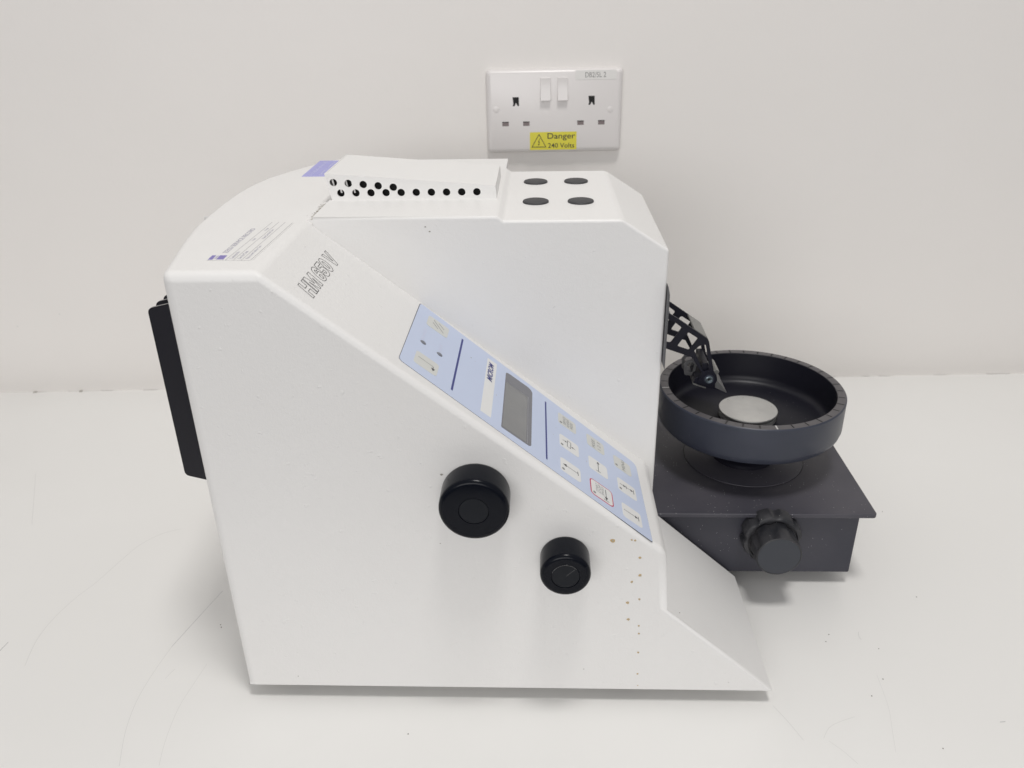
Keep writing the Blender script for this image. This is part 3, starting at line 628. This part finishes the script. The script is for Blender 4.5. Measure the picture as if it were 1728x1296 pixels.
# ------------------------------------------------------------------ blade arm
b = MB(); b.prism([(85.9, 215), (87.1, 212), (87.1, 268), (85.8, 274)], 521, 690, 'dark_alu', XZ()); B(b, 'arm_bracket', bevel=0.5, segs=2)
arm_out = roundpoly([(82, 229), (101.2, 219.9), (110.8, 213.9), (125.6, 203.5), (135.4, 196.6), (137.2, 193.6), (138.9, 186.1), (141.4, 175.3), (143.3, 167.5), (146.2, 163.0), (147.0, 158.6), (144.8, 155.0), (140.8, 153.4), (135.7, 154.3), (131.0, 157.7), (133.5, 166.0), (129.0, 172.5), (124.5, 180.0), (120.6, 181.3), (100.7, 188.6), (82, 195)], 1.0, 4)
hA = roundpoly([(90, 206), (96.5, 214.5), (102.2, 214.0), (108.4, 210.9), (114.3, 206.2), (106.0, 192.9), (90, 196.5)], 1.6, 4)
hB = roundpoly([(111.2, 189.9), (119.3, 202.6), (128.1, 196.8), (121.4, 186.3)], 1.8, 5)
hC = roundpoly([(125.6, 186.0), (129.6, 190.2), (134.7, 191.5), (140.0, 168.6), (134.9, 166.4)], 1.3, 4)
arm = None
for yy in (614.5, 650.5):
    b = MB(); b.curve([arm_out, hA, hB, hC], yy, yy + 1.8, 'arm', XZ())
    o = B(b, 'arm_side_plate')
b = MB(); P = [(124.8, 204.4), (135.9, 196.7), (137.6, 193.2), (136.6, 192.9), (135.0, 195.8), (124.2, 203.2)]
b.prism(P, 616.3, 650.5, 'alu', XZ()); b.prism([(103, 216.0), (106, 214.0), (105.4, 213.0), (102.4, 215.0)], 616.3, 650.5, 'black', XZ()); B(b, 'arm_cross_plate')
T4 = XZ()
b = MB()
b.prism([(127.6, 155.6), (129.2, 160.5), (138.2, 163.8), (146.4, 160.2), (145.6, 157.0), (153.2, 148.2), (138, 151.2)], 616.4, 650.4, 'arm', T4)
b.prism(roundpoly([(134, 164), (134, 173), (139.2, 173), (140.5, 164)], 1), 618, 649, 'arm', T4)
hold = B(b, 'blade_holder', bevel=0.4, segs=2)
b = MB(); b.prism([(145.7, 157.6), (147.5, 158.2), (156.2, 146.9), (155.2, 147.0), (146.0, 151.6)], 615.6, 650.8, 'steel_edge', T4); B(b, 'blade', hold)
b = MB(); b.prism([(127.4, 154.6), (127.2, 155.7), (138.4, 151.7), (138.2, 150.8)], 615.6, 650.8, 'alu', T4); B(b, 'lower_lip', hold)
b = MB()
for yy in (628, 640):
    b.curve([roundpoly([(122.0, 157.5), (120.8, 167), (123.2, 170.8), (130.5, 172.4), (132, 168.5), (130, 156.5)], 1.4), roundpoly([(124, 160), (123.2, 166.6), (125, 168.6), (129.2, 169.4), (129.8, 166.5), (128.6, 159.8)], 1.0)], yy, yy + 1.5, 'dark_alu', T4)
b.box(123.0, 128.5, 629.5, 640.0, 157.5, 159.8, 'black')
B(b, 'clip_frame', hold)
b = MB(); b.prism(roundpoly([(143.8, 161), (148.5, 163.5), (151, 161.5), (149.0, 157.5), (145.2, 157.2)], 1.2), 626, 648, 'alu', T4); B(b, 'pressure_plate', hold, bevel=0.3, segs=2)
for yy in (614.5, ):
    b = MB(); Ts = FR(140.0, yy, 159.8)
    b.lathe([(0.01, 0.6), (1.3, 0.6), (1.35, 1.3), (2.6, 1.5), (3.1, 1.2), (3.2, 0)], 'screw', Ts, 40)
    b.lathe([(4.2, 0), (4.1, 0.35), (3.2, 0.4)], 'black', Ts, 40)
    b.add([(x, y, 0.66) for x, y in circ(0, 0, 1.1, 6)], [list(range(6))], 'void', Ts, False); B(b, 'pivot_screw')
